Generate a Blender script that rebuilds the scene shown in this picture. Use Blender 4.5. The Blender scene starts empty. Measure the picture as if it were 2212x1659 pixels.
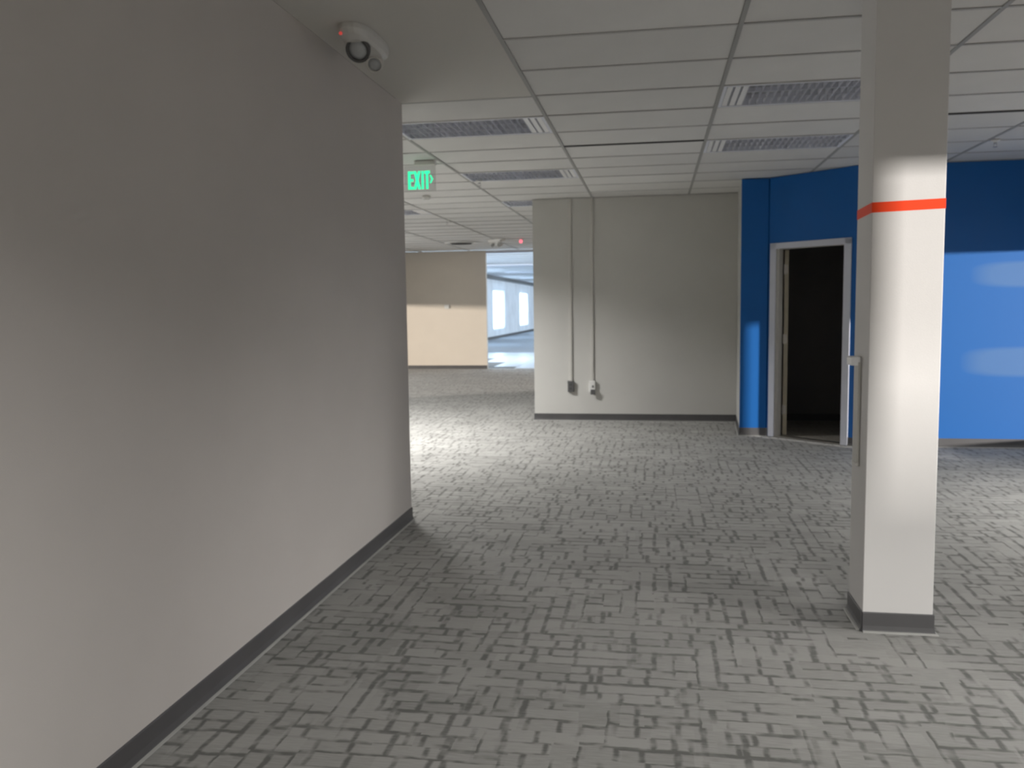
import bpy, bmesh, math, random
from mathutils import Vector, Matrix
random.seed(7)
S = bpy.context.scene
COL = S.collection
PI = math.pi

# ------------------------------------------------------------------ camera
F_PX, YAW, PITCH, ROLL = 1845.7, -0.166019, -0.088821, -0.013340
CAM_H = 1.49
cy, sy, cp, sp = math.cos(YAW), math.sin(YAW), math.cos(PITCH), math.sin(PITCH)
fwd = Vector((sy * cp, cy * cp, sp)); rgt = Vector((cy, -sy, 0)); upv = rgt.cross(fwd)
c_, s_ = math.cos(ROLL), math.sin(ROLL)
r2 = rgt * c_ + upv * s_; u2 = upv * c_ - rgt * s_
cam_d = bpy.data.cameras.new('camera'); cam = bpy.data.objects.new('camera', cam_d); COL.objects.link(cam)
cam_d.sensor_width = 36.0; cam_d.sensor_fit = 'HORIZONTAL'; cam_d.lens = F_PX / 2212 * 36.0
cam_d.clip_start = 0.05; cam_d.clip_end = 300
M = Matrix((r2, u2, -fwd)).transposed().to_4x4(); M.translation = Vector((0, 0, CAM_H))
cam.matrix_world = M
cam_d.dof.use_dof = True; cam_d.dof.focus_distance = 1.1; cam_d.dof.aperture_fstop = 11.0
S.camera = cam

# ------------------------------------------------------------------ world, lights, exposure
S.view_settings.view_transform = 'Standard'; S.view_settings.look = 'None'
S.view_settings.gamma = 1.0; S.view_settings.use_curve_mapping = False
S.view_settings.exposure = 0.0
S.cycles.use_denoising = True
S.cycles.max_bounces = 10; S.cycles.diffuse_bounces = 8
w = bpy.data.worlds.new('daylight_sky'); S.world = w; w.use_nodes = True
bg = w.node_tree.nodes['Background']; bg.inputs[0].default_value = (0.80, 0.90, 1.0, 1); bg.inputs[1].default_value = 0.25

def area(name, loc, to, sx, sy_, power, color=(1, 1, 1), spread=180):
    d = bpy.data.lights.new(name, 'AREA'); d.shape = 'RECTANGLE'; d.size = sx; d.size_y = sy_
    d.energy = power; d.color = color; d.spread = math.radians(spread)
    o = bpy.data.objects.new(name, d); COL.objects.link(o); o.location = loc
    o.rotation_euler = (Vector(to) - Vector(loc)).to_track_quat('-Z', 'Y').to_euler()
    return o
A_DIR = math.radians(55)
def far_src(name, target, ang, dist, rise, sx, sz, power, color):
    t = Vector(target); l = t + Vector((math.sin(ang) * dist, -math.cos(ang) * dist, rise))
    return area(name, l, t, sx, sz, power, color)
# added far source out of view, shining low through the openings on the right
far_src('low_light_right', (3.0, 6.0, 1.9), A_DIR, 30, 0.45, 0.5, 0.7, 19500, (1.0, 0.95, 0.90))
# low light through the openings far left, falling on the beige wall
far_src('low_light_left', (-5.0, 20.6, 1.6), -math.radians(48), 30, 0.9, 1.6, 0.6, 9000, (1.0, 0.90, 0.80))
# lit ceiling fixtures outside the view: louvred, so they cut off at a steep angle
def ceiling_lamp(name, x, y, power, spread, color=(1.0, 0.985, 0.965)):
    return area(name, (x, y, 2.875), (x, y, 0), 1.1, 0.5, power, color, spread)
ceiling_lamp('lamp_left_bay_middle', -3.7, 8.9, 275, 143)
ceiling_lamp('lamp_left_bay_far', -4.6, 10.8, 60, 140)
ceiling_lamp('lamp_right_bay', 3.8, 6.3, 52, 104)
ceiling_lamp('lamp_right_near', 2.9, 4.0, 16, 152)
ceiling_lamp('lamp_overhead', 1.2, -0.4, 165, 146)
ceiling_lamp('lamp_rear', 1.5, -4.0, 95, 160)
ceiling_lamp('lamp_right_bay_side', 3.5, 6.9, 12, 160)
# soft daylight in the left opening
area('opening_light_left', (-8.9, 15.4, 1.2), (-1, 12.0, 1.0), 4.4, 1.8, 185, (1.0, 0.99, 0.97))
area('fill_light_left_wall', (4.2, 2.2, 0.8), (-1.7, 4.7, -0.3), 1.0, 0.6, 7.5, (1.0, 0.98, 0.95), 40)  # added fill light, aimed low at the left wall
# far hall: daylight windows in its left wall
HALL_X = -7.7
HALL_WIN = [(24.3, 27.5), (32.6, 35.8), (40.8, 44.0), (49.1, 52.3), (57.4, 60.6)]
for a_, b_ in HALL_WIN:
    area('hall_window_light', (HALL_X - 0.32, (a_ + b_) / 2, 1.4), (0, (a_ + b_) / 2, 1.4), b_ - a_ + 1.6, 2.4, 420, (0.72, 0.86, 1.0))

area('hall_side_fill', (2.9, 42.0, 1.5), (-7.7, 42.0, 1.6), 40.0, 1.8, 1500, (0.78, 0.89, 1.0))  # added fill along the unseen right side, brightens the hall
area('hall_floor_fill', (-5.0, 24.0, 2.98), (-5.0, 24.0, 0), 2.4, 2.0, 170, (0.82, 0.91, 1.0))  # added fill over the pale tiles, no fixture there

# ------------------------------------------------------------------ materials
def mat(name, col, rough=0.8, spec=0.3, metal=0.0, bump=0.0, bscale=200.0, var=0.0, vscale=1.0, emit=None, estr=0.0, objvar=0.0):
    m = bpy.data.materials.new(name); m.use_nodes = True
    nt = m.node_tree; N = nt.nodes; L = nt.links; b = N['Principled BSDF']
    b.inputs['Roughness'].default_value = rough; b.inputs['Metallic'].default_value = metal
    b.inputs['Specular IOR Level'].default_value = spec
    b.inputs['Base Color'].default_value = (*col, 1)
    if emit:
        b.inputs['Emission Color'].default_value = (*emit, 1); b.inputs['Emission Strength'].default_value = estr
    tc = N.new('ShaderNodeTexCoord')
    src = None
    if var > 0 or objvar > 0:
        mx = N.new('ShaderNodeHueSaturation'); mx.inputs['Color'].default_value = (*col, 1)
        if var > 0:
            n = N.new('ShaderNodeTexNoise'); n.inputs['Scale'].default_value = vscale; n.inputs['Detail'].default_value = 4
            L.new(tc.outputs['Object'], n.inputs['Vector'])
            r = N.new('ShaderNodeMapRange'); r.inputs[1].default_value = 0.3; r.inputs[2].default_value = 0.7
            r.inputs[3].default_value = 1 - var; r.inputs[4].default_value = 1 + var
            L.new(n.outputs['Fac'], r.inputs[0]); src = r.outputs[0]
        if objvar > 0:
            oi = N.new('ShaderNodeObjectInfo'); r2_ = N.new('ShaderNodeMapRange')
            r2_.inputs[3].default_value = 1 - objvar; r2_.inputs[4].default_value = 1 + objvar
            L.new(oi.outputs['Random'], r2_.inputs[0])
            if src:
                mu = N.new('ShaderNodeMath'); mu.operation = 'MULTIPLY'; L.new(src, mu.inputs[0]); L.new(r2_.outputs[0], mu.inputs[1]); src = mu.outputs[0]
            else: src = r2_.outputs[0]
        L.new(src, mx.inputs['Value']); L.new(mx.outputs[0], b.inputs['Base Color'])
    if bump > 0:
        n2 = N.new('ShaderNodeTexNoise'); n2.inputs['Scale'].default_value = bscale; n2.inputs['Detail'].default_value = 2
        L.new(tc.outputs['Object'], n2.inputs['Vector'])
        bp = N.new('ShaderNodeBump'); bp.inputs['Strength'].default_value = bump; bp.inputs['Distance'].default_value = 0.002
        L.new(n2.outputs['Fac'], bp.inputs['Height']); L.new(bp.outputs[0], b.inputs['Normal'])
    return m

M_WALL = mat('grey_wall_paint', (0.54, 0.51, 0.485), 0.7, 0.25, bump=0.25, bscale=350, var=0.02, vscale=2)
M_SOFFIT = mat('grey_soffit_paint', (0.60, 0.585, 0.55), 0.85, 0.2, bump=0.2, bscale=350)
M_WALLC = mat('cool_grey_wall_paint', (0.54, 0.535, 0.51), 0.7, 0.25, bump=0.25, bscale=350, var=0.02, vscale=2)
M_BEIGE = mat('beige_wall_paint', (0.66, 0.60, 0.52), 0.75, 0.25, bump=0.2, bscale=300, var=0.02, vscale=2)
M_COLUMN = mat('column_paint', (0.63, 0.618, 0.605), 0.6, 0.3, bump=0.2, bscale=300, var=0.015, vscale=3)
M_ORANGE = mat('orange_band_paint', (0.85, 0.055, 0.006), 0.6, 0.3)
M_HALLW = mat('hall_wall_paint', (0.72, 0.74, 0.76), 0.8, 0.2, bump=0.2, bscale=120, var=0.08, vscale=1.2)
M_FRAME = mat('door_frame_enamel', (0.58, 0.60, 0.67), 0.4, 0.5, var=0.02, vscale=6)
M_LEAF = mat('door_leaf_laminate', (0.42, 0.38, 0.29), 0.5, 0.4, var=0.06, vscale=8)
M_STEEL = mat('satin_steel', (0.50, 0.48, 0.44), 0.35, 0.5, metal=0.9)
M_BASE = mat('dark_vinyl_base', (0.085, 0.083, 0.085), 0.45, 0.4, var=0.08, vscale=4)
M_TOE = mat('pale_vinyl_toe', (0.33, 0.33, 0.31), 0.4, 0.5, var=0.15, vscale=3)  # toe strip coloured paler than the base above it
M_TEE = mat('ceiling_tee_enamel', (0.36, 0.36, 0.35), 0.6, 0.3)
M_CTEE = mat('cross_tee_enamel', (0.50, 0.50, 0.49), 0.6, 0.3)
M_GASKET = mat('dark_joint', (0.08, 0.08, 0.08), 0.8, 0.2)
M_TROF = mat('troffer_housing_enamel', (0.74, 0.76, 0.82), 0.5, 0.4)
M_LOUV = mat('louver_aluminium', (0.66, 0.67, 0.72), 0.38, 0.5, metal=0.45)
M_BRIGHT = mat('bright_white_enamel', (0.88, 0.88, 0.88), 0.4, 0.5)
M_TUBE = mat('unlit_tube_glass', (0.70, 0.71, 0.72), 0.25, 0.5)
M_WHITE = mat('white_plastic', (0.72, 0.72, 0.70), 0.4, 0.5, var=0.02, vscale=20)
M_PALE = mat('off_white_plastic', (0.60, 0.59, 0.56), 0.45, 0.5, var=0.02, vscale=20)
M_RACE = mat('painted_raceway', (0.54, 0.53, 0.50), 0.55, 0.4)
M_DKPL = mat('dark_grey_plastic', (0.10, 0.10, 0.10), 0.5, 0.4)
M_LENS = mat('grey_lamp_lens', (0.45, 0.47, 0.48), 0.15, 0.8)
M_RED = mat('red_indicator', (0.6, 0.05, 0.05), 0.3, 0.5, emit=(1.0, 0.12, 0.10), estr=0.35)
M_REDF = mat('bright_red_indicator', (0.6, 0.05, 0.05), 0.3, 0.5, emit=(1.0, 0.16, 0.22), estr=1.6)
M_GREEN = mat('exit_green', (0.02, 0.5, 0.25), 0.4, 0.3, emit=(0.045, 1.0, 0.48), estr=1.0)
M_DECK = mat('structural_deck', (0.2, 0.2, 0.2), 0.9, 0.1)
M_HTILE = mat('pale_floor_tile', (0.66, 0.70, 0.74), 0.3, 0.5, var=0.03, vscale=3)
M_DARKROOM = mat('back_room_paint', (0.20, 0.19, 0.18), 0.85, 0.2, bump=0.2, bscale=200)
M_BRASSY = mat('sprinkler_chrome', (0.75, 0.75, 0.75), 0.25, 0.5, metal=0.8)

def clear_mat(name, tint, alpha):
    m = bpy.data.materials.new(name); m.use_nodes = True; nt = m.node_tree; N = nt.nodes; L = nt.links
    b = N['Principled BSDF']; tr = N.new('ShaderNodeBsdfTransparent'); mx = N.new('ShaderNodeMixShader')
    b.inputs['Base Color'].default_value = (*tint, 1); b.inputs['Roughness'].default_value = 0.08
    mx.inputs[0].default_value = alpha
    L.new(tr.outputs[0], mx.inputs[1]); L.new(b.outputs[0], mx.inputs[2]); L.new(mx.outputs[0], N['Material Output'].inputs[0])
    return m
M_ACRYL = clear_mat('clear_acrylic', (0.4, 0.42, 0.4), 0.22)
def glow_sheet_mat():
    m = bpy.data.materials.new('backlit_window_sheet'); m.use_nodes = True; nt = m.node_tree; N = nt.nodes; L = nt.links
    b = N['Principled BSDF']; b.inputs['Base Color'].default_value = (0.85, 0.88, 0.9, 1); b.inputs['Roughness'].default_value = 0.9
    tr = N.new('ShaderNodeBsdfTranslucent'); tr.inputs[0].default_value = (0.9, 0.95, 1.0, 1); mx = N.new('ShaderNodeMixShader'); mx.inputs[0].default_value = 0.8
    L.new(b.outputs[0], mx.inputs[1]); L.new(tr.outputs[0], mx.inputs[2]); L.new(mx.outputs[0], N['Material Output'].inputs[0]); return m
M_GLOWSHEET = glow_sheet_mat()
M_PANE = clear_mat('window_glass', (0.8, 0.9, 1.0), 0.06)

# blue wall paint with paler patches painted in for lamp reflections (each patch: centre x, z, half width, half height)
def blue_mat(name, patches):
    m = mat(name, (0.002, 0.102, 0.36), 0.5, 0.35, bump=0.2, bscale=300)
    nt = m.node_tree; N = nt.nodes; L = nt.links; b = N['Principled BSDF']
    tc = N.new('ShaderNodeTexCoord'); sep = N.new('ShaderNodeSeparateXYZ'); L.new(tc.outputs['Object'], sep.inputs[0])
    acc = None
    def mth(op, a, bb=None, clamp=False):
        n = N.new('ShaderNodeMath'); n.operation = op; n.use_clamp = clamp
        for i, v in enumerate((a, bb)):
            if v is None: continue
            if isinstance(v, (int, float)): n.inputs[i].default_value = v
            else: L.new(v, n.inputs[i])
        return n.outputs[0]
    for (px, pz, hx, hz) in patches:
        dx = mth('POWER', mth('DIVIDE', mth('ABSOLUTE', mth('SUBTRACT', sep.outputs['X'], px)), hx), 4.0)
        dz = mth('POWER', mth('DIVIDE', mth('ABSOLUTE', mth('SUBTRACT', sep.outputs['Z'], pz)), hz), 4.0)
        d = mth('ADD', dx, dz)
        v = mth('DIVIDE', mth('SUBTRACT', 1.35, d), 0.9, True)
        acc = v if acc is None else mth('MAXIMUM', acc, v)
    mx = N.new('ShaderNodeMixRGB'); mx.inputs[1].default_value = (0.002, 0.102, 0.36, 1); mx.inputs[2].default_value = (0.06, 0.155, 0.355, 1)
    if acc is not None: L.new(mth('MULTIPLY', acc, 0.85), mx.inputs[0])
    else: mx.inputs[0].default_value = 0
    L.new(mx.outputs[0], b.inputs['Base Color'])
    return m
M_BLUE = blue_mat('blue_wall_paint', [])
M_BLUEP = blue_mat('blue_wall_paint_reflections', [(4.0, 1.76, 0.80, 0.13), (3.95, 0.88, 0.82, 0.15)])

def ceil_mat():
    m = mat('mineral_fibre_tile', (0.69, 0.685, 0.67), 0.95, 0.1, bump=0.5, bscale=160, var=0.02, vscale=3, objvar=0.05)
    return m
M_TILE = ceil_mat()
M_HCEIL = mat('hall_ceiling_tile', (0.72, 0.74, 0.76), 0.8, 0.1, var=0.05, vscale=1.0)

def carpet(name, light, dark, k=1.0):
    m = bpy.data.materials.new(name); m.use_nodes = True; nt = m.node_tree; N = nt.nodes; L = nt.links; b = N['Principled BSDF']
    b.inputs['Roughness'].default_value = 0.95; b.inputs['Specular IOR Level'].default_value = 0.12
    b.inputs['Sheen Weight'].default_value = 0.18; b.inputs['Sheen Roughness'].default_value = 0.5
    tc = N.new('ShaderNodeTexCoord')
    def mapping(rot, sc=(1, 1, 1), loc=(0, 0, 0)):
        mp = N.new('ShaderNodeMapping'); mp.inputs['Rotation'].default_value = (0, 0, rot); mp.inputs['Scale'].default_value = sc; mp.inputs['Location'].default_value = loc
        L.new(tc.outputs['Object'], mp.inputs[0]); return mp.outputs[0]
    def mth(op, a, bb=None, clamp=False):
        n = N.new('ShaderNodeMath'); n.operation = op; n.use_clamp = clamp
        for i, v in enumerate((a, bb)):
            if v is None: continue
            if isinstance(v, (int, float)): n.inputs[i].default_value = v
            else: L.new(v, n.inputs[i])
        return n.outputs[0]
    wn = N.new('ShaderNodeTexNoise'); wn.inputs['Scale'].default_value = 14; L.new(tc.outputs['Object'], wn.inputs['Vector'])
    wob = N.new('ShaderNodeSeparateXYZ'); L.new(wn.outputs['Color'], wob.inputs[0])
    sep = N.new('ShaderNodeSeparateXYZ'); L.new(tc.outputs['Object'], sep.inputs[0])
    PX = mth('ADD', sep.outputs['X'], mth('MULTIPLY', mth('SUBTRACT', wob.outputs[0], 0.5), 0.018))
    PY = mth('ADD', sep.outputs['Y'], mth('MULTIPLY', mth('SUBTRACT', wob.outputs[1], 0.5), 0.018))
    def rnd(a, b, seed):
        cb = N.new('ShaderNodeCombineXYZ'); L.new(a, cb.inputs[0])
        if b is not None: L.new(b, cb.inputs[1])
        cb.inputs[2].default_value = seed
        w_ = N.new('ShaderNodeTexWhiteNoise'); w_.noise_dimensions = '3D'; L.new(cb.outputs[0], w_.inputs['Vector']); return w_.outputs['Value']
    def band(d, half, soft):          # 1 inside |d| < half, fading over soft
        n = N.new('ShaderNodeMapRange'); n.inputs[1].default_value = half + soft; n.inputs[2].default_value = half
        n.inputs[3].default_value = 0.0; n.inputs[4].default_value = 1.0
        L.new(mth('ABSOLUTE', d), n.inputs[0]); return n.outputs[0]
    def weave(rh, bw, vw, hw, vp, hp, seed, PX, PY):
        ry = mth('DIVIDE', PY, rh); row = mth('FLOOR', ry); fy = mth('FRACT', ry)
        xs = mth('ADD', mth('DIVIDE', PX, bw), mth('MULTIPLY', rnd(row, None, seed), 7.0))
        cell = mth('FLOOR', xs); fx = mth('FRACT', xs)
        jit = mth('ADD', mth('MULTIPLY', rnd(row, cell, seed + 1), 0.6), 0.2)
        dx = mth('MULTIPLY', mth('SUBTRACT', fx, jit), bw)
        v = mth('MULTIPLY', band(dx, vw, 0.010), mth('LESS_THAN', rnd(row, cell, seed + 2), vp))
        xs2 = mth('ADD', mth('DIVIDE', PX, bw * 1.9), mth('MULTIPLY', rnd(row, None, seed + 3), 5.0)); c2 = mth('FLOOR', xs2)
        hh = mth('MULTIPLY', band(mth('MULTIPLY', mth('SUBTRACT', mth('FRACT', mth('ADD', ry, 0.5)), 0.5), rh), hw, 0.009), mth('LESS_THAN', rnd(row, c2, seed + 4), hp))
        tone = rnd(row, c2, seed + 5)
        return v, hh, tone
    v1, h1, t1 = weave(0.082, 0.125, 0.0045, 0.0045, 0.72, 0.55, 1.0, PX, PY)
    v2, h2, t2 = weave(0.164, 0.25, 0.007, 0.0080, 0.60, 0.50, 11.0, PX, PY)
    w1, g1, q1 = weave(0.085, 0.16, 0.0060, 0.0060, 0.60, 0.66, 31.0, PY, PX)
    def noise(sc, seed, lo, hi, detail=1):
        mp = N.new('ShaderNodeMapping'); mp.inputs['Location'].default_value = (seed, seed * 2, 0); L.new(tc.outputs['Object'], mp.inputs[0])
        n = N.new('ShaderNodeTexNoise'); n.inputs['Scale'].default_value = sc; n.inputs['Detail'].default_value = detail; L.new(mp.outputs[0], n.inputs['Vector'])
        r = N.new('ShaderNodeMapRange'); r.inputs[1].default_value = lo; r.inputs[2].default_value = hi; L.new(n.outputs['Fac'], r.inputs[0]); return r.outputs[0]
    turn = noise(2.6, 3.0, 0.50, 0.58)                # patches where the weave is turned a quarter
    lnA = mth('MAXIMUM', mth('MAXIMUM', v1, mth('MULTIPLY', h1, 0.85)), mth('MAXIMUM', v2, h2))
    lnB = mth('MAXIMUM', w1, g1)
    ln = mth('ADD', mth('MULTIPLY', lnA, mth('SUBTRACT', 1.0, turn)), mth('MULTIPLY', lnB, turn))
    ln = mth('MULTIPLY', ln, mth('ADD', mth('MULTIPLY', noise(16.0, 7.0, 0.34, 0.54), 0.70), 0.35))
    def mask(sc, loc, lo, hi):
        n = N.new('ShaderNodeTexNoise'); n.inputs['Scale'].default_value = 1.0; n.inputs['Detail'].default_value = 1
        L.new(mapping(0, sc, loc), n.inputs['Vector'])
        r = N.new('ShaderNodeMapRange'); r.inputs[1].default_value = lo; r.inputs[2].default_value = hi
        L.new(n.outputs['Fac'], r.inputs[0]); return r.outputs[0]
    cell = mth('MULTIPLY', mth('SUBTRACT', t1, 0.5), 0.26)
    cell2 = mth('MULTIPLY', mth('SUBTRACT', t2, 0.5), 0.20)
    st = N.new('ShaderNodeTexNoise'); st.inputs['Scale'].default_value = 1; st.inputs['Detail'].default_value = 3
    L.new(mapping(0, (14, 150, 1)), st.inputs['Vector'])
    stv = mth('MULTIPLY', mth('SUBTRACT', st.outputs['Fac'], 0.5), 0.9)
    big = mth('MULTIPLY', mth('SUBTRACT', mask((0.9, 0.9, 1), (2, 5, 0), 0.3, 0.7), 0.5), 0.10)
    f = mth('ADD', mth('ADD', mth('MULTIPLY', ln, 0.85 * k), cell), mth('ADD', mth('ADD', cell2, stv), mth('ADD', big, 0.14)), True)
    mx = N.new('ShaderNodeMixRGB'); mx.inputs[1].default_value = (*light, 1); mx.inputs[2].default_value = (*dark, 1); L.new(f, mx.inputs[0])
    L.new(mx.outputs[0], b.inputs['Base Color'])
    pn = N.new('ShaderNodeTexNoise'); pn.inputs['Scale'].default_value = 420; L.new(tc.outputs['Object'], pn.inputs['Vector'])
    h = mth('SUBTRACT', mth('MULTIPLY', pn.outputs['Fac'], 0.6), mth('MULTIPLY', ln, 0.5))
    bp = N.new('ShaderNodeBump'); bp.inputs['Strength'].default_value = 0.5; bp.inputs['Distance'].default_value = 0.004
    L.new(h, bp.inputs['Height']); L.new(bp.outputs[0], b.inputs['Normal'])
    return m
M_CARPET = carpet('patterned_grey_carpet', (0.300, 0.296, 0.280), (0.095, 0.095, 0.087))
M_CARPETH = carpet('blue_grey_hall_carpet', (0.20, 0.235, 0.27), (0.12, 0.145, 0.17), 0.4)
M_CARPETR = carpet('tan_room_carpet', (0.26, 0.235, 0.19), (0.12, 0.10, 0.08), 0.6)

# ------------------------------------------------------------------ mesh helpers
def add_box(bm, x0, x1, y0, y1, z0, z1, mtx=None):
    vs = [bm.verts.new(v) for v in ((x0, y0, z0), (x1, y0, z0), (x1, y1, z0), (x0, y1, z0), (x0, y0, z1), (x1, y0, z1), (x1, y1, z1), (x0, y1, z1))]
    for f in ((0, 3, 2, 1), (4, 5, 6, 7), (0, 1, 5, 4), (1, 2, 6, 5), (2, 3, 7, 6), (3, 0, 4, 7)): bm.faces.new([vs[i] for i in f])
    if mtx: bmesh.ops.transform(bm, matrix=mtx, verts=vs)
    return vs
def add_prism(bm, pts, z0, z1, mtx=None):
    lo = [bm.verts.new((x, y, z0)) for x, y in pts]; hi = [bm.verts.new((x, y, z1)) for x, y in pts]; n = len(pts)
    bm.faces.new(lo[::-1]); bm.faces.new(hi)
    for i in range(n): bm.faces.new((lo[i], lo[(i + 1) % n], hi[(i + 1) % n], hi[i]))
    if mtx: bmesh.ops.transform(bm, matrix=mtx, verts=lo + hi)
def add_lathe(bm, prof, n=24, mtx=None, cap=True):
    rings = []
    for r, z in prof:
        rings.append([bm.verts.new((r * math.cos(2 * PI * i / n), r * math.sin(2 * PI * i / n), z)) for i in range(n)])
    for a, b in zip(rings, rings[1:]):
        for i in range(n): bm.faces.new((a[i], a[(i + 1) % n], b[(i + 1) % n], b[i]))
    if cap: bm.faces.new(rings[0][::-1]); bm.faces.new(rings[-1])
    vs = [v for r in rings for v in r]
    if mtx: bmesh.ops.transform(bm, matrix=mtx, verts=vs)
def obj(name, bm, m, parent=None, loc=None, bevel=0.0, smooth=False, segs=2):
    bmesh.ops.recalc_face_normals(bm, faces=bm.faces)
    me = bpy.data.meshes.new(name); bm.to_mesh(me); bm.free()
    for mm in (m if isinstance(m, (list, tuple)) else [m]): me.materials.append(mm)
    if smooth:
        for p in me.polygons: p.use_smooth = True
    o = bpy.data.objects.new(name, me); COL.objects.link(o)
    if parent: o.parent = parent
    if loc: o.location = loc
    if bevel:
        b = o.modifiers.new('bevel', 'BEVEL'); b.width = bevel; b.segments = segs; b.limit_method = 'ANGLE'
    return o
def box(name, x0, x1, y0, y1, z0, z1, m, parent=None, bevel=0.0, mtx=None, kind=None, loc=None):
    bm = bmesh.new(); add_box(bm, x0, x1, y0, y1, z0, z1, mtx); o = obj(name, bm, m, parent, loc, bevel)
    if kind: o['kind'] = kind
    return o
def thing(name, label, cat, loc, rotz=0.0, group=None):
    o = bpy.data.objects.new(name, None); COL.objects.link(o); o.location = loc; o.rotation_euler = (0, 0, rotz)
    o.empty_display_size = 0.1
    o['label'] = label; o['category'] = cat
    if group: o['group'] = group
    return o
def struct_empty(name, loc=(0, 0, 0), rotz=0.0):
    o = bpy.data.objects.new(name, None); COL.objects.link(o); o.location = loc; o.rotation_euler = (0, 0, rotz); o['kind'] = 'structure'; return o
def plan(name, pts, z0, z1, m, parent=None, kind='structure'):
    bm = bmesh.new(); add_prism(bm, pts, z0, z1); o = obj(name, bm, m, parent)
    if kind and not parent: o['kind'] = kind
    return o
def inst(name, me, parent, loc, rotz=0.0):
    o = bpy.data.objects.new(name, me); COL.objects.link(o); o.parent = parent; o.location = loc; o.rotation_euler = (0, 0, rotz); return o

H = 2.885
HT = H - 0.001
# ------------------------------------------------------------------ floors
fl = box('floor', -9.2, 4.45, -8.0, 20.72, -0.05, 0.0, M_CARPET, kind='structure')
bm = bmesh.new(); add_box(bm, -7.9, 3.0, 20.72, 28.15, -0.05, 0.0); f2 = obj('floor_hall_entry', bm, M_DECK); f2['kind'] = 'structure'
# pale floor tiles just beyond the doorway
tm = bpy.data.meshes.new('floor_tile'); bm = bmesh.new(); add_box(bm, 0.004, 0.596, 0.004, 0.596, 0, 0.006); bm.to_mesh(tm); bm.free(); tm.materials.append(M_HTILE)
for i in range(18):
    for j in range(12):
        x = -7.7 + i * 0.61; y = 20.74 + j * 0.61
        # only what shows through the doorway
        if x > -2.2 or x < -3.9 - (y - 20.7) * 0.33: continue
        inst('floor_tile', tm, f2, (x, y, 0))
f3 = box('floor_hall', -7.9, 3.0, 28.15, 80, -0.05, 0.004, M_CARPETH, kind='structure')
box('trim_1', -4.06, -2.35, 20.58, 20.74, 0.0, 0.008, M_TOE, kind='structure')

# ------------------------------------------------------------------ walls
ZT = HT
box('wall_left', -1.84, -1.70, -8.0, 5.76, 0, ZT, M_WALL, kind='structure')
box('wall_back_left', -9.2, -4.06, 20.60, 20.72, 0, ZT, M_BEIGE, kind='structure')
box('wall_back_middle', -2.35, -1.571, 20.60, 20.72, 0, ZT, M_BEIGE, kind='structure')
box('wall_back_header', -4.06, -2.35, 20.60, 20.72, 2.825, ZT, M_FRAME, kind='structure')
plan('wall_middle', [(-1.57, 11.17), (1.029, 11.17), (1.029, 20.72), (-1.57, 20.72)], 0, ZT, M_WALLC)
# blue room: return, front face, angled door wall, long right face
P0, P1 = Vector((1.26, 9.97)), Vector((2.05, 9.28))
dw = (P1 - P0).normalized(); nw = Vector((-dw.y, dw.x))     # nw points into the room
ang = math.atan2(dw.y, dw.x); WL = (P1 - P0).length; T = 0.12
plan('wall_return', [(0.960, 10.02), (1.06, 10.02), (1.16, 11.30), (1.036, 11.30), (1.030, 11.17)], 0, ZT, M_WALLC)
inA = P0 + nw * T
plan('wall_blue_corner', [(0.958, 9.98), (1.249, 9.98), (inA.x, inA.y), (1.2, 10.08), (1.068, 10.10), (1.061, 10.019), (0.958, 10.019)], 0, ZT, M_BLUE)
D0, D1, DH = 0.062, 0.930, 2.13      # rough opening of the door along the angled wall
def along(s, d): p = P0 + dw * s + nw * d; return (p.x, p.y)
wa = struct_empty('wall_angled')
plan('wall_pier', [along(0, 0), along(D0, 0), along(D0, T), along(0, T)], 0, ZT, M_BLUE, wa)
plan('wall_pier', [along(D1, 0), along(WL, 0), along(WL, T), along(D1, T)], 0, ZT, M_BLUE, wa)
plan('wall_header', [along(D0, 0), along(D1, 0), along(D1, T), along(D0, T)], DH, ZT, M_BLUE, wa)
inB = P0 + dw * WL + nw * T
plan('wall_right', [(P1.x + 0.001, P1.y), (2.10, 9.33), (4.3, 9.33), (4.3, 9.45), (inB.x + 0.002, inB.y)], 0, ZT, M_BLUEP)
# back room inside
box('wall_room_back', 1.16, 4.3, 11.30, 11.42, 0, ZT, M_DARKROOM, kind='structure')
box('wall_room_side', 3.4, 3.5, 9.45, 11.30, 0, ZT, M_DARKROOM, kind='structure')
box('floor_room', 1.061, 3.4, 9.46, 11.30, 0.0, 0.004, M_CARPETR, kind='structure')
bpy.data.objects['floor_room'].data.clear_geometry()
bm = bmesh.new(); add_prism(bm, [along(D0, 0.02), along(D1, 0.02), along(D1, T), (inB.x, inB.y), (3.4, 9.455), (3.4, 11.30), (1.162, 11.30), (1.07, 10.11), (1.25, 10.11), along(D0, T)], 0.0005, 0.004)
bm.to_mesh(bpy.data.objects['floor_room'].data); bm.free()
bpy.data.objects['floor_room'].data.materials.append(M_CARPETR) if not bpy.data.objects['floor_room'].data.materials else None

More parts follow.
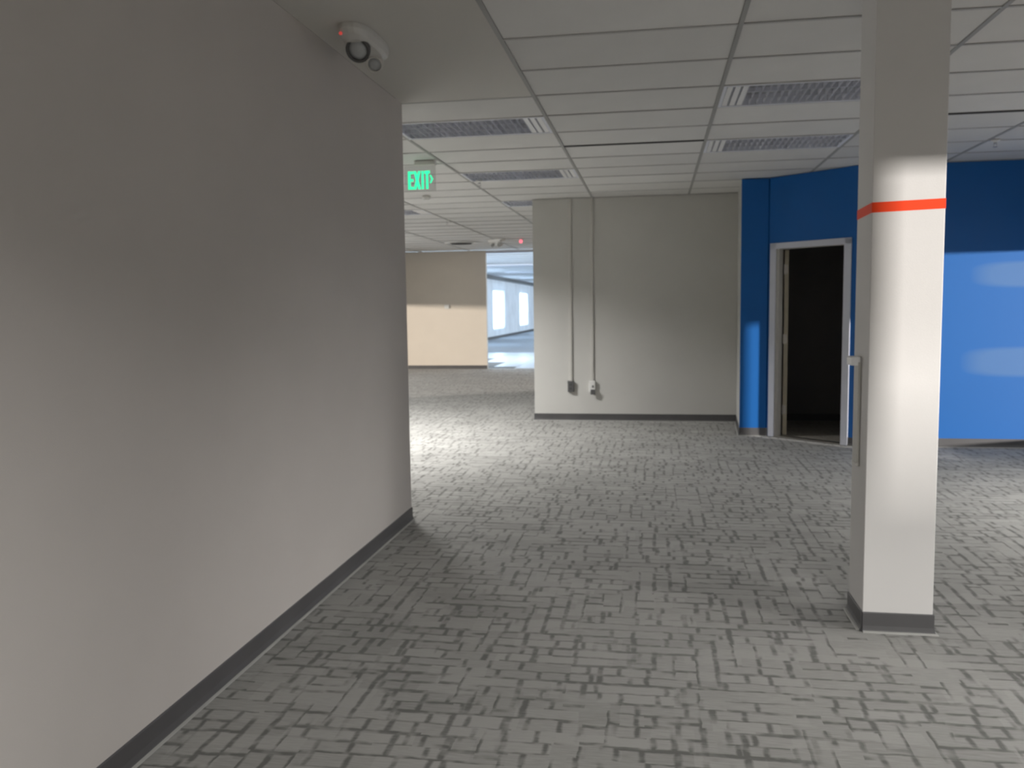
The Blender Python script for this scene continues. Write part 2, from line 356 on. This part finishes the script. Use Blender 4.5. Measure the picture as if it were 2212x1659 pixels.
# right partition (out of frame) with openings whose heads cut the light
def partition(name, X, t, segs, m):
    e = struct_empty(name)
    for (y0, y1, sill, head) in segs:
        if sill is None: box('wall_panel', X, X + t, y0, y1, 0, ZT, m, e); continue
        if sill > 0: box('wall_panel', X, X + t, y0, y1, 0, sill, m, e)
        box('wall_panel', X, X + t, y0, y1, head, ZT, m, e)
partition('wall_far_right', 4.3, 0.12, [(-8.0, 2.035, None, None), (2.035, 2.5, 0.12, 2.11), (2.5, 7.28, None, None), (7.28, 8.04, 0.14, 1.40), (8.04, 9.33, 0.14, 2.0), (9.45, 11.42, None, None)], M_WALL)
box('outside_blocker', 14.0, 14.2, -7.5, -1.4, 0, 1.56, M_WALL, kind='structure')  # added block out of view, softly shades the lower part of the column
box('wall_rear', -1.84, 4.42, -8.12, -8.0, 0, ZT, M_WALL, kind='structure')
partition('wall_far_left', -9.2, 0.12, [(5.64, 11.0, None, None), (11.0, 20.6, 0.0, 1.72)], M_WALL)
box('wall_left_front', -9.2, -1.84, 5.5, 5.64, 0, ZT, M_WALL, kind='structure')
# far hall
e = struct_empty('wall_hall_left'); HZ = 3.02
ys = [20.72] + [v for ab in HALL_WIN for v in ab] + [80]
for i in range(0, len(ys), 2): box('wall_panel', HALL_X - 0.25, HALL_X, ys[i], ys[i + 1], 0, HZ, M_HALLW, e)
for k, (a_, b_) in enumerate(HALL_WIN):
    box('wall_panel', HALL_X - 0.25, HALL_X, a_, b_, 0, 0.44, M_HALLW, e); box('wall_panel', HALL_X - 0.25, HALL_X, a_, b_, 2.38, HZ, M_HALLW, e)
    wn_ = struct_empty('window_%d' % (k + 1), (HALL_X - 0.14, a_, 0.44))
    L_ = b_ - a_
    bm = bmesh.new()
    for q in ((0, L_, 0, .05), (0, L_, 1.89, 1.94), (0, .05, .05, 1.89), (L_ - .05, L_, .05, 1.89)): add_box(bm, 0, .06, q[0], q[1], q[2], q[3])
    obj('window_frame', bm, M_WHITE, wn_)
    box('window_glow_sheet', 0.070, 0.073, 0.0, L_, 0.0, 1.93, M_GLOWSHEET, wn_)  # translucent sheet added so the lamp behind whitens the window
    box('pane', 0.025, 0.031, 0.05, L_ - 0.05, 0.05, 1.89, M_PANE, wn_)
box('wall_hall_right', 3.0, 3.12, 20.72, 80, 0, HZ, M_HALLW, kind='structure')
box('wall_hall_end', -7.95, 3.12, 80, 80.2, 0, HZ, M_HALLW, kind='structure')
box('baseboard_hall', HALL_X, HALL_X + 0.012, 20.72, 80, 0.004, 0.13, M_BASE, kind='structure')
box('trim_2', HALL_X, HALL_X + 0.20, 20.72, 80, 2.86, HZ, M_DKPL, kind='structure')

# ------------------------------------------------------------------ baseboards (cove base: face, lip and toe)
def cove(name, path, out, parent=None, h=0.092):
    """path: list of (x,y) with the room on the side given by out=+1 (left of travel) or -1."""
    bm = bmesh.new(); bt = bmesh.new()
    n = len(path); offs = []
    P = [Vector(p) for p in path]
    nr = []
    for i in range(n - 1):
        d = (P[i + 1] - P[i]).normalized(); nr.append(Vector((-d.y, d.x)) * out)
    def off(i, t):
        if i == 0: return P[0] + nr[0] * t
        if i == n - 1: return P[-1] + nr[-1] * t
        m = (nr[i - 1] + nr[i]).normalized(); return P[i] + m * (t / max(0.3, m.dot(nr[i])))
    prof = [(0.0, 0.0), (0.0, h), (0.004, h), (0.006, h - 0.004), (0.006, 0.03), (0.010, 0.012), (0.013, 0.006), (0.013, 0.0)]
    rows = [[bm.verts.new((*off(i, t), z)) for t, z in prof] for i in range(n)]
    for a, b in zip(rows, rows[1:]):
        for j in range(len(prof)): bm.faces.new((a[j], a[(j + 1) % len(prof)], b[(j + 1) % len(prof)], b[j]))
    bm.faces.new(rows[0]); bm.faces.new(rows[-1][::-1])
    o = obj(name, bm, M_BASE, parent)
    if not parent: o['kind'] = 'structure'
    prof2 = [(0.013, 0.0), (0.013, 0.007), (0.021, 0.003), (0.023, 0.0)]
    rows = [[bt.verts.new((*off(i, t), z + 0.0005)) for t, z in prof2] for i in range(n)]
    for a, b in zip(rows, rows[1:]):
        for j in range(4): bt.faces.new((a[j], a[(j + 1) % 4], b[(j + 1) % 4], b[j]))
    bt.faces.new(rows[0]); bt.faces.new(rows[-1][::-1])
    obj('toe', bt, M_TOE, o)
    return o
cove('baseboard_left', [(-1.70, -8.0), (-1.70, 5.76), (-1.84, 5.76)], -1)
cove('baseboard_back', [(-9.0, 20.60), (-4.06, 20.60)], -1)
cove('baseboard_middle', [(-1.57, 20.5), (-1.57, 11.17), (1.029, 11.17), (0.958, 9.98), (1.249, 9.98), along(D0 - 0.055, 0)], -1)
cove('baseboard_right', [along(D1 + 0.06, 0), (P1.x + 0.001, P1.y), (2.10, 9.33), (4.3, 9.33)], 1) if False else None
cove('baseboard_right', [along(D1 + 0.052, 0), (P1.x, P1.y), (2.10, 9.33), (4.29, 9.33)], -1)
cove('baseboard_room', [(1.17, 11.30), (3.4, 11.30)], -1)

# ------------------------------------------------------------------ ceiling: tees, tiles, soffit
ceil = box('ceiling', -9.2, 4.45, -8.0, 20.72, H + 0.25, H + 0.30, M_DECK, kind='structure')
box('ceiling_soffit', -1.70, -0.802, -8.0, 5.758, H + 0.001, H + 0.06, M_SOFFIT, kind='structure')
box('ceiling_hall', -7.95, 3.12, 20.72, 80, HZ, HZ + 0.05, M_HCEIL, kind='structure')
GX0, GXP = -0.795, 1.219
GY0, GYP = 5.770, 0.6096
def proj(x, y, z):
    v = Vector((x, y, z - CAM_H)); d = v.dot(fwd)
    if d < 0.2: return None
    return 1106 + F_PX * v.dot(r2) / d, 829.5 - F_PX * v.dot(u2) / d
def seen(x0, x1, y0, y1):
    pts = [proj(x, y, H) for x in (x0, x1) for y in (y0, y1)]
    pts = [p for p in pts if p]
    if not pts: return False
    ax = [p[0] for p in pts]; ay = [p[1] for p in pts]
    if max(ax) < -20 or min(ax) > 2240 or max(ay) < -20 or min(ay) > 1659: return False
    if y1 < 5.8 and x1 < -0.8: return False
    if y0 > 5.7 and max(ax) < 860: return False         # behind the left wall
    if y0 > 11.1 and min(ax) > 1160: return False       # behind the middle wall
    return True
LIGHTS = {(1, 0): 'a', (1, 3): 'b', (-1, 1): 'c', (-1, 5): 'd', (-1, 9): 'e', (-3, 10): 'f', (-3, 6): 'g'}
tile_me = bpy.data.meshes.new('ceiling_tile'); bm = bmesh.new(); add_box(bm, 0.010, GXP - 0.010, 0.0085, GYP - 0.0085, 0.0068, 0.024)
for v in bm.verts:                                   # slight shoulder around the exposed face
    if v.co.z < 0.01: v.co.x += 0.004 if v.co.x < 0.5 else -0.004; v.co.y += 0.004 if v.co.y < 0.3 else -0.004
bmesh.ops.recalc_face_normals(bm, faces=bm.faces); bm.to_mesh(tile_me); bm.free(); tile_me.materials.append(M_TILE)
ct_me = bpy.data.meshes.new('cross_tee'); bm = bmesh.new(); add_box(bm, 0.013, GXP - 0.013, -0.0095, 0.0095, 0.001, 0.006); add_box(bm, 0.013, GXP - 0.013, -0.0015, 0.0015, 0.006, 0.035)
bmesh.ops.recalc_face_normals(bm, faces=bm.faces); bm.to_mesh(ct_me); bm.free(); ct_me.materials.append(M_CTEE)
far_t = bmesh.new(); far_c = bmesh.new(); near_n = 0
for i in range(-7, 5):
    x0 = GX0 + i * GXP
    for j in range(-22, 25):
        y0 = GY0 + j * GYP
        if y0 > 20.4: continue
        if j < 0 and i < 0: continue
        if i < -7 or x0 < -9.4: continue
        if y0 > 11.2 and -1.0 > x0 > -2.1 + 1.0: continue
        if x0 > -1.0 and y0 > 11.0: continue
        vis = seen(x0, x0 + GXP, y0, y0 + GYP)
        big = y0 < 13.0
        if (i, j) in LIGHTS: 
            if vis: inst('cross_tee', ct_me, ceil, (x0, y0, H))
            continue
        if vis and big:
            inst('ceiling_tile', tile_me, ceil, (x0, y0, H + random.uniform(-0.001, 0.001)))
            inst('cross_tee', ct_me, ceil, (x0, y0, H)); near_n += 1
        else:
            add_box(far_t, x0 + 0.012, x0 + GXP - 0.012, y0 + 0.012, y0 + GYP - 0.012, H + 0.008, H + 0.024)
            add_box(far_c, x0 + 0.013, x0 + GXP - 0.013, y0 - 0.0095, y0 + 0.0095, H + 0.001, H + 0.006)
o = obj('far_ceiling_tiles', far_t, M_TILE, ceil); o['kind'] = 'stuff'
o = obj('far_cross_tees', far_c, M_CTEE, ceil); o['kind'] = 'stuff'
print('near tiles', near_n)
for i in range(-7, 6):
    x = GX0 + i * GXP
    y0 = -8.0 if i >= 0 else 5.77
    y1 = 20.6 if x < -1.0 else 11.17
    if i in (3,) or x > 1.5: y1 = 9.33 if x > 2.1 else 9.7
    if i == 0:
        y1 = 11.17
    if x > 4.2: continue
    bm = bmesh.new(); add_box(bm, x - 0.012, x + 0.012, y0, y1, H + 0.0005, H + 0.007); add_box(bm, x - 0.002, x + 0.002, y0, y1, H + 0.007, H + 0.04)
    obj('main_tee', bm, M_TEE, ceil)
# wider dark joints where a run of tiles meets the next
for (x0, x1, y) in ((GX0 + 0.012, GX0 + GXP - 0.012, GY0 + 3 * GYP), (GX0 + 2 * GXP + 0.012, GX0 + 4 * GXP - 0.2, GY0 + 2 * GYP)):
    box('joint_strip', x0, x1, y - 0.022, y + 0.010, H - 0.002, H + 0.008, M_GASKET, ceil)
# perimeter angle on the walls
def angle(x0, x1, y0, y1): box('wall_angle', x0, x1, y0, y1, H - 0.0005, H + 0.004, M_TEE, ceil)
angle(-1.57, 1.02, 11.145, 11.17); angle(2.10, 4.3, 9.305, 9.33); angle(-9.0, -4.06, 20.575, 20.6); angle(-1.72, -0.80, 5.757, 5.782)

# ------------------------------------------------------------------ recessed louvred lights (unlit)
def frame_bm(x0, x1, y0, y1, wd, z0, z1):
    bm = bmesh.new()
    add_box(bm, x0, x1, y0, y0 + wd, z0, z1); add_box(bm, x0, x1, y1 - wd, y1, z0, z1)
    add_box(bm, x0, x0 + wd, y0 + wd, y1 - wd, z0, z1); add_box(bm, x1 - wd, x1, y0 + wd, y1 - wd, z0, z1)
    return bm
W_, D_ = GXP - 0.026, GYP - 0.020
def make_troffer(left_end):
    t = thing('recessed_light', '', 'ceiling light', (0, 0, 0))
    obj('frame', frame_bm(0, W_, 0, D_, 0.022, 0, 0.012), M_TROF, t)
    bm = bmesh.new(); z0, z1 = 0.012, 0.088
    add_box(bm, 0.004, W_ - 0.004, 0.004, D_ - 0.004, z1, z1 + 0.006)
    for q in ((0.004, W_ - .004, .004, .010), (0.004, W_ - .004, D_ - .010, D_ - .004), (.004, .010, .010, D_ - .010), (W_ - .010, W_ - .004, .010, D_ - .010)):
        add_box(bm, q[0], q[1], q[2], q[3], z0, z1)
    obj('housing', bm, M_TROF, t)
    n = 24; me = None
    for k in range(1, n):
        x = 0.022 + (W_ - 0.044) * k / n
        if me is None:
            bm = bmesh.new()
            pts = [(-0.0012, 0.004), (0.0012, 0.004), (0.004, 0.032), (-0.004, 0.032)]
            a = [bm.verts.new((px, 0.022, pz)) for px, pz in pts]; b = [bm.verts.new((px, D_ - 0.022, pz)) for px, pz in pts]
            bm.faces.new(a); bm.faces.new(b[::-1])
            for i in range(4): bm.faces.new((a[i], a[(i + 1) % 4], b[(i + 1) % 4], b[i]))
            o = obj('louver_blade', bm, M_LOUV, t); me = o.data; o.location.x = x
        else:
            o = bpy.data.objects.new('louver_blade', me); COL.objects.link(o); o.parent = t; o.location.x = x
    for q in (1 / 3, 2 / 3):
        y = 0.022 + (D_ - 0.044) * q; box('louver_rail', 0.022, W_ - 0.022, y - 0.0015, y + 0.0015, 0.006, 0.032, M_LOUV, t)
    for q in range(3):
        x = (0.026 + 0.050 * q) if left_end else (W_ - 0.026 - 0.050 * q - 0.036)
        box('end_reflection_strip', x, x + 0.036, 0.024, D_ - 0.024, 0.0035, 0.0055, M_BRIGHT, t)  # bright strips standing in for reflections on the louvre end
    for q in (1 / 6, 3 / 6, 5 / 6):
        y = D_ * q; bm = bmesh.new(); add_lathe(bm, [(0.0125, 0), (0.0125, W_ - 0.08)], 12, Matrix.Translation((0.04, y, 0.058)) @ Matrix.Rotation(PI / 2, 4, 'Y'))
        obj('lamp_tube', bm, M_TUBE, t, smooth=True)
    return t
def copy_thing(src, loc, label):
    r = src.copy(); COL.objects.link(r); r.location = loc; r['label'] = label
    for ch in list(src.children):
        c = ch.copy(); COL.objects.link(c); c.parent = r
        for g in ch.children:
            d = g.copy(); COL.objects.link(d); d.parent = c
    return r
LLAB = {'a': 'louvred recessed ceiling light nearest the white column, second one behind it',
        'b': 'louvred recessed ceiling light behind the nearer one, beside the column and closest to the blue door wall',
        'c': 'nearest louvred ceiling light on the left, just above the green exit sign',
        'd': 'louvred recessed ceiling light right of the exit sign, behind the one above it',
        'e': 'louvred ceiling light meeting the top left corner of the grey middle wall',
        'f': 'dim louvred recessed ceiling light deep in the room, below the exit sign',
        'g': 'louvred recessed ceiling light hidden mostly behind the exit sign at the left wall'}
LLAB['a'] = 'larger and nearer louvred ceiling light of the two left of the column'
LLAB['b'] = 'smaller and farther louvred ceiling light of the two left of the column'
proto = {}
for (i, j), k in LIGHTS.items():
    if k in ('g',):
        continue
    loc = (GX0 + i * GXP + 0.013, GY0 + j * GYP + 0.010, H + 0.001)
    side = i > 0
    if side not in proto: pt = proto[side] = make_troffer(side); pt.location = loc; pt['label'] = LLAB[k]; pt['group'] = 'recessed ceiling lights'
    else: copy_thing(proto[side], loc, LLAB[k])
# the one place without a light keeps its tile
inst('ceiling_tile', tile_me, ceil, (GX0 - 3 * GXP, GY0 + 6 * GYP, H))

# ------------------------------------------------------------------ column with orange band
cx0, cx1, cy0, cy1 = 0.935, 1.235, 3.99, 4.265
col = thing('column', 'square white column with an orange band and dark base, standing in the open floor', 'column', ((cx0 + cx1) / 2, (cy0 + cy1) / 2, 0))
ox, oy = (cx0 + cx1) / 2, (cy0 + cy1) / 2
box('shaft', cx0 - ox, cx1 - ox, cy0 - oy, cy1 - oy, 0, HT, M_COLUMN, col, bevel=0.003)
bm = bmesh.new(); e_ = 0.0012
X0, X1, Y0, Y1 = cx0 - ox - e_, cx1 - ox + e_, cy0 - oy - e_, cy1 - oy + e_
def bz(x): return 1.905 + 0.030 * (x - X0)            # the band runs slightly out of level
hb = 0.044
for (a, b_, za, zb) in (((X0, Y0), (X1, Y0), bz(X0), bz(X1)), ((X1, Y0), (X1, Y1), bz(X1), bz(X1)), ((X1, Y1), (X0, Y1), bz(X1), 1.900), ((X0, Y1), (X0, Y0), 1.900, bz(X0))):
    o1 = [bm.verts.new((a[0], a[1], za - hb / 2)), bm.verts.new((b_[0], b_[1], zb - hb / 2)), bm.verts.new((b_[0], b_[1], zb + hb / 2)), bm.verts.new((a[0], a[1], za + hb / 2))]
    bm.faces.new(o1)
bmesh.ops.remove_doubles(bm, verts=bm.verts, dist=0.0001)
ob = obj('orange_band', bm, M_ORANGE, col); ob['label'] = 'bright orange painted band'
sd = ob.modifiers.new('thick', 'SOLIDIFY'); sd.thickness = 0.001; sd.offset = -1
cb = cove('base_trim', [(cx0 - ox, cy0 - oy), (cx1 - ox, cy0 - oy), (cx1 - ox, cy1 - oy), (cx0 - ox, cy1 - oy), (cx0 - ox, cy0 - oy)], -1, parent=col)
cb['label'] = 'dark grey vinyl base'
# low electrical raceway on the column's left face
rc = thing('column_raceway', 'slim pale raceway with a white box on the left side of the column', 'raceway', (cx0, 4.16, 0.75))
box('channel', -0.014, -0.001, -0.045, 0.025, 0.0, 0.47, M_RACE, rc, bevel=0.003)
box('switch_box', -0.045, -0.001, -0.040, 0.050, 0.455, 0.495, M_BRIGHT, rc, bevel=0.005)
box('end_cap', -0.018, -0.001, -0.048, 0.028, -0.012, 0.006, M_PALE, rc, bevel=0.003)

# ------------------------------------------------------------------ door in the angled wall
dr = struct_empty('door_1', (P0.x, P0.y, 0), ang)      # local x along the wall, local y into the room
fr = bmesh.new()
fw, ft = 0.050, 0.012
for (x0, x1) in ((D0 - 0.045, D0 + 0.03), (D1 - 0.03, D1 + 0.05)):
    add_box(fr, x0, x1, -ft, 0.0, 0.004, DH + 0.03)
add_box(fr, D0 - 0.045, D1 + 0.05, -ft, 0.0, DH - 0.03 + 0.0, DH + 0.035)
o = obj('frame_face', fr, M_FRAME, dr, bevel=0.002)
fr = bmesh.new()
add_box(fr, D0 + 0.001, D0 + 0.03, 0.0, T + 0.012, 0.005, DH - 0.001); add_box(fr, D1 - 0.03, D1 - 0.001, 0.0, T + 0.012, 0.005, DH - 0.001)
add_box(fr, D0 + 0.03, D1 - 0.03, 0.0, T + 0.012, DH - 0.03, DH - 0.001)
add_box(fr, D0 + 0.03, D0 + 0.045, 0.03, 0.075, 0.005, DH - 0.03); add_box(fr, D1 - 0.045, D1 - 0.03, 0.03, 0.075, 0.005, DH - 0.03)
o = obj('jamb', fr, M_PALE, dr)
box('threshold', D0 + 0.03, D1 - 0.03, 0.0, T, 0.004, 0.012, M_STEEL, dr)
# open leaf: swung in past square, seen edge-on
hp = P0 + dw * (D0 + 0.034) + nw * (T + 0.012)
la = math.radians(86) - ang                            # leaf direction, local angle
lf = bpy.data.objects.new('door_leaf', bpy.data.meshes.new('door_leaf')); 
bm = bmesh.new(); LW, LT = 0.79, 0.045
add_box(bm, 0.0, LW, -LT, 0.0, 0.012, DH - 0.035)
lf = obj('door_leaf', bm, M_LEAF, dr, bevel=0.002)
lx = D0 + 0.045; ly = T + 0.022
lf.location = (lx, ly, 0); lf.rotation_euler = (0, 0, la); lf['label'] = 'tan door leaf swung open'
for z in (0.30, 1.10, 1.88):
    bm = bmesh.new(); add_lathe(bm, [(0.008, z - 0.055), (0.008, z + 0.055)], 10, Matrix.Translation((-0.010, 0.004, 0)))
    add_box(bm, -0.002, 0.0, -0.036, 0.0, z - 0.05, z + 0.05)
    add_box(bm, -0.028, -0.004, 0.004, 0.007, z - 0.05, z + 0.05)
    hg = obj('hinge', bm, M_STEEL, lf)
for s in (0.012, -LT - 0.012):
    bm = bmesh.new(); add_lathe(bm, [(0.026, 0), (0.026, 0.008)], 16, Matrix.Translation((LW - 0.07, s - 0.004, 1.0)) @ Matrix.Rotation(PI / 2, 4, 'X'))
    add_box(bm, LW - 0.18, LW - 0.06, s - 0.006 if s > 0 else s - 0.014, s + 0.010 if s > 0 else s, 0.99, 1.01)
    obj('lever', bm, M_STEEL, lf)

# ------------------------------------------------------------------ raceways with boxes on the middle wall
def raceway(x, label, dark):
    t = thing('wall_raceway', label, 'raceway', (x, 11.17, 0.38), 0, 'raceways on the grey middle wall')
    box('channel', -0.019, 0.019, -0.022, -0.0005, 0.14, HT - 0.38, M_RACE, t, bevel=0.004)
    b = box('outlet_box', -0.040, 0.040, -0.048, -0.0005, 0.0, 0.145, M_DKPL if dark else M_WHITE, t, bevel=0.006)
    if dark:
        b['label'] = 'dark grey outlet box'
        for z in (0.045, 0.10): box('socket', -0.017, 0.017, -0.052, -0.047, z - 0.016, z + 0.016, M_GASKET, b)
    else:
        b['label'] = 'white outlet box'
        box('socket', 0.0, 0.022, -0.052, -0.047, 0.06, 0.09, M_DKPL, b)
        box('plug_adapter', -0.018, 0.040, -0.075, -0.048, -0.03, 0.035, M_DKPL, b, bevel=0.004)
raceway(-1.085, 'left conduit on the grey middle wall, ending in a dark grey box', True)
raceway(-0.805, 'right conduit on the grey middle wall, ending in a white box', False)

# ------------------------------------------------------------------ exit sign
ex = thing('exit_sign', 'green EXIT sign with an arrow, hanging from the ceiling beside the left wall end', 'exit sign', (-2.21, 8.0, H)); ex.scale = (0.87, 0.87, 0.87)
box('canopy', -0.04, 0.19, -0.045, 0.045, -0.045, -0.0005, M_PALE, ex, bevel=0.006)
box('panel', -0.165, 0.19, -0.004, 0.004, -0.325, -0.045, M_ACRYL, ex)
def letters():
    bm = bmesh.new(); h0, h1 = -0.300, -0.105; y0, y1 = -0.0075, -0.0045; s = 0.030
    def bar(x0, z0, x1, z1): add_box(bm, x0, x1, y0, y1, z0, z1)
    x = -0.122
    bar(x, h0, x + s, h1)
    for z in (h0, (h0 + h1) / 2 - s / 2.2, h1 - s): bar(x + s, z, x + 0.062, z + s * 0.95)
    def diag(xa, za, xb, zb, wd=0.030):
        v = [bm.verts.new(p) for p in ((xa - wd / 2, y0, za), (xa + wd / 2, y0, za), (xb + wd / 2, y0, zb), (xb - wd / 2, y0, zb),
                                       (xa - wd / 2, y1, za), (xa + wd / 2, y1, za), (xb + wd / 2, y1, zb), (xb - wd / 2, y1, zb))]
        for f in ((0, 1, 2, 3), (7, 6, 5, 4), (0, 4, 5, 1), (1, 5, 6, 2), (2, 6, 7, 3), (3, 7, 4, 0)): bm.faces.new([v[i] for i in f])
    diag(-0.045, h0, 0.008, h1); diag(0.008, h0, -0.045, h1)
    bar(0.030, h0, 0.055, h1)
    bar(0.080, h0, 0.106, h1); bar(0.062, h1 - s, 0.126, h1)
    return bm
obj('lettering', letters(), M_GREEN, ex)
bm = bmesh.new(); zc = -0.195
for sg in (1, -1):
    v = [bm.verts.new(p) for y in (-0.0075, -0.0045) for p in ((0.122, y, zc + sg * 0.040), (0.136, y, zc + sg * 0.046), (0.162, y, zc), (0.142, y, zc))]
    for f in ((0, 1, 2, 3), (7, 6, 5, 4), (0, 4, 5, 1), (1, 5, 6, 2), (2, 6, 7, 3), (3, 7, 4, 0)): bm.faces.new([v[i] for i in f])
obj('arrow', bm, M_GREEN, ex)

# ------------------------------------------------------------------ emergency light near the left wall
def emergency(loc, label, s=1.0, red=M_RED, rotz=0.0, head=M_DKPL):
    t = thing('emergency_light', label, 'emergency light', loc, rotz, 'emergency lights on the ceiling'); t.scale = (s, s, s)
    bm = bmesh.new()
    pts = [(0.085 * math.copysign(abs(math.cos(a)) ** 0.7, math.cos(a)), 0.26 * math.copysign(abs(math.sin(a)) ** 0.8, math.sin(a))) for a in [2 * PI * k / 28 for k in range(28)]]
    rows = []
    for (sc, z) in ((1.0, -0.0005), (1.0, -0.025), (0.92, -0.05), (0.70, -0.062)):
        rows.append([bm.verts.new((x * sc, y * sc, z)) for x, y in pts])
    for a, b in zip(rows, rows[1:]):
        for i in range(28): bm.faces.new((a[i], a[(i + 1) % 28], b[(i + 1) % 28], b[i]))
    bm.faces.new(rows[0]); bm.faces.new(rows[-1][::-1])
    obj('body', bm, M_PALE, t, smooth=False, bevel=0.004)
    for (yy, r) in ((-0.10, 0.062), (0.16, 0.045)):
        tilt = Matrix.Translation((0.0, yy, -0.085)) @ Matrix.Rotation(math.radians(-55), 4, 'X')
        bm = bmesh.new(); add_lathe(bm, [(r * 0.45, 0.055), (r * 0.85, 0.03), (r, -0.005), (r, -0.022), (r * 0.80, -0.022), (r * 0.78, -0.012)], 24, tilt, cap=False)
        hd = obj('lamp_head', bm, head if yy < 0 else M_PALE, t, smooth=True)
        bm = bmesh.new(); add_lathe(bm, [(0.001, -0.026), (r * 0.4, -0.023), (r * 0.78, -0.013), (r * 0.78, -0.010)], 24, tilt)
        obj('lamp_lens', bm, M_LENS, hd, smooth=True)
    bm = bmesh.new(); bmesh.ops.create_icosphere(bm, subdivisions=2, radius=0.009, matrix=Matrix.Translation((-0.045, -0.232, -0.045)))
    obj('indicator', bm, red, t)['label'] = 'glowing red indicator'
    return t
emergency((-1.475, 4.36, H + 0.001), 'pale ceiling-mounted unit with round lamp heads and a red light, beside the left wall')
emergency((-3.18, 17.3, H), 'small white twin-head light on the far ceiling above the daylit doorway', 1.1, M_DKPL, 0.7, M_WHITE)

# ------------------------------------------------------------------ sprinklers, detectors, vent, thermostat
def sprinkler(loc, label, s=1.0):
    t = thing('sprinkler_head', label, 'sprinkler', loc, 0, 'ceiling sprinkler heads'); t.scale = (s, s, s)
    bm = bmesh.new(); add_lathe(bm, [(0.040, -0.0005), (0.038, -0.008), (0.020, -0.014), (0.014, -0.02)], 20); obj('escutcheon', bm, M_WHITE, t, smooth=True)
    bm = bmesh.new(); add_lathe(bm, [(0.009, -0.02), (0.009, -0.035)], 10)
    for sg in (1, -1): add_box(bm, sg * 0.012 - 0.002, sg * 0.012 + 0.002, -0.003, 0.003, -0.06, -0.018)
    obj('frame', bm, M_BRASSY, t)
    bm = bmesh.new(); add_lathe(bm, [(0.018, -0.062), (0.018, -0.059)], 16); obj('deflector', bm, M_BRASSY, t)
sprinkler((2.91, 8.15, H), 'small bright sprinkler head on the ceiling right of the column, before the blue wall')
sprinkler((-1.90, 9.34, H), 'small sprinkler head on the ceiling to the right of the exit sign')
sprinkler((-3.25, 13.36, H), 'small sprinkler head deep in the room, below the exit sign')
def detector(loc, label, red=None, s=1.0):
    t = thing('smoke_detector', label, 'smoke detector', loc, 0, 'ceiling smoke detectors'); t.scale = (s, s, s)
    bm = bmesh.new(); add_lathe(bm, [(0.055, -0.0005), (0.055, -0.012), (0.050, -0.022)], 24); obj('base', bm, M_PALE, t, smooth=True)
    bm = bmesh.new(); add_lathe(bm, [(0.042, -0.020), (0.045, -0.036), (0.034, -0.050), (0.012, -0.054)], 24); obj('sensor_cap', bm, M_WHITE, t, smooth=True)
    if red:
        bm = bmesh.new(); bmesh.ops.create_icosphere(bm, subdivisions=2, radius=0.035, matrix=Matrix.Translation((0.0, -0.05, -0.06))); obj('indicator', bm, red, t)['label'] = 'glowing red indicator'
detector((-2.80, 10.45, H), 'white round detector on the ceiling directly below the exit sign')
detector((-2.67, 17.30, H), 'far ceiling detector glowing red above the daylit doorway', M_REDF)
t = thing('ceiling_vent', 'dark round ceiling vent with a pale rim far back above the beige wall', 'vent', (-4.05, 17.9, H))
bm = bmesh.new(); add_lathe(bm, [(0.36, -0.0005), (0.36, -0.012), (0.30, -0.020), (0.29, -0.004)], 32, cap=False); obj('rim', bm, M_WHITE, t, smooth=True)
bm = bmesh.new(); add_lathe(bm, [(0.29, -0.004), (0.29, -0.0008)], 32); obj('opening', bm, M_GASKET, t)
for r in (0.24, 0.16, 0.08):
    bm = bmesh.new(); add_lathe(bm, [(r, -0.006), (r - 0.02, -0.03), (r - 0.024, -0.03), (r - 0.006, -0.006)], 28); obj('diffuser_ring', bm, M_DKPL, t)
t = thing('thermostat', 'small white thermostat on the beige far wall', 'thermostat', (-5.05, 20.6, 1.54))
box('back_plate', -0.07, 0.07, -0.006, -0.0005, -0.055, 0.055, M_PALE, t, bevel=0.002)
box('cover', -0.055, 0.055, -0.035, -0.006, -0.045, 0.045, M_WHITE, t, bevel=0.006)

# light-coloured drop frames in the far hall ceiling
bm = bmesh.new()
for k in range(60):
    add_box(bm, -7.5, 2.9, 21.5 + k * 0.975 - 0.012, 21.5 + k * 0.975 + 0.012, HZ - 0.012, HZ - 0.0005)
o = obj('hall_ceiling_grid', bm, M_TEE); o.parent = bpy.data.objects['ceiling_hall']; o['kind'] = 'stuff'
for k, y in enumerate((30.0, 36.0, 43.0, 52.0)):
    box('light_panel', -6.8 + 0.5 * (k % 2), -4.0, y, y + 1.2, HZ - 0.03, HZ - 0.001, M_TROF, bpy.data.objects['ceiling_hall'])
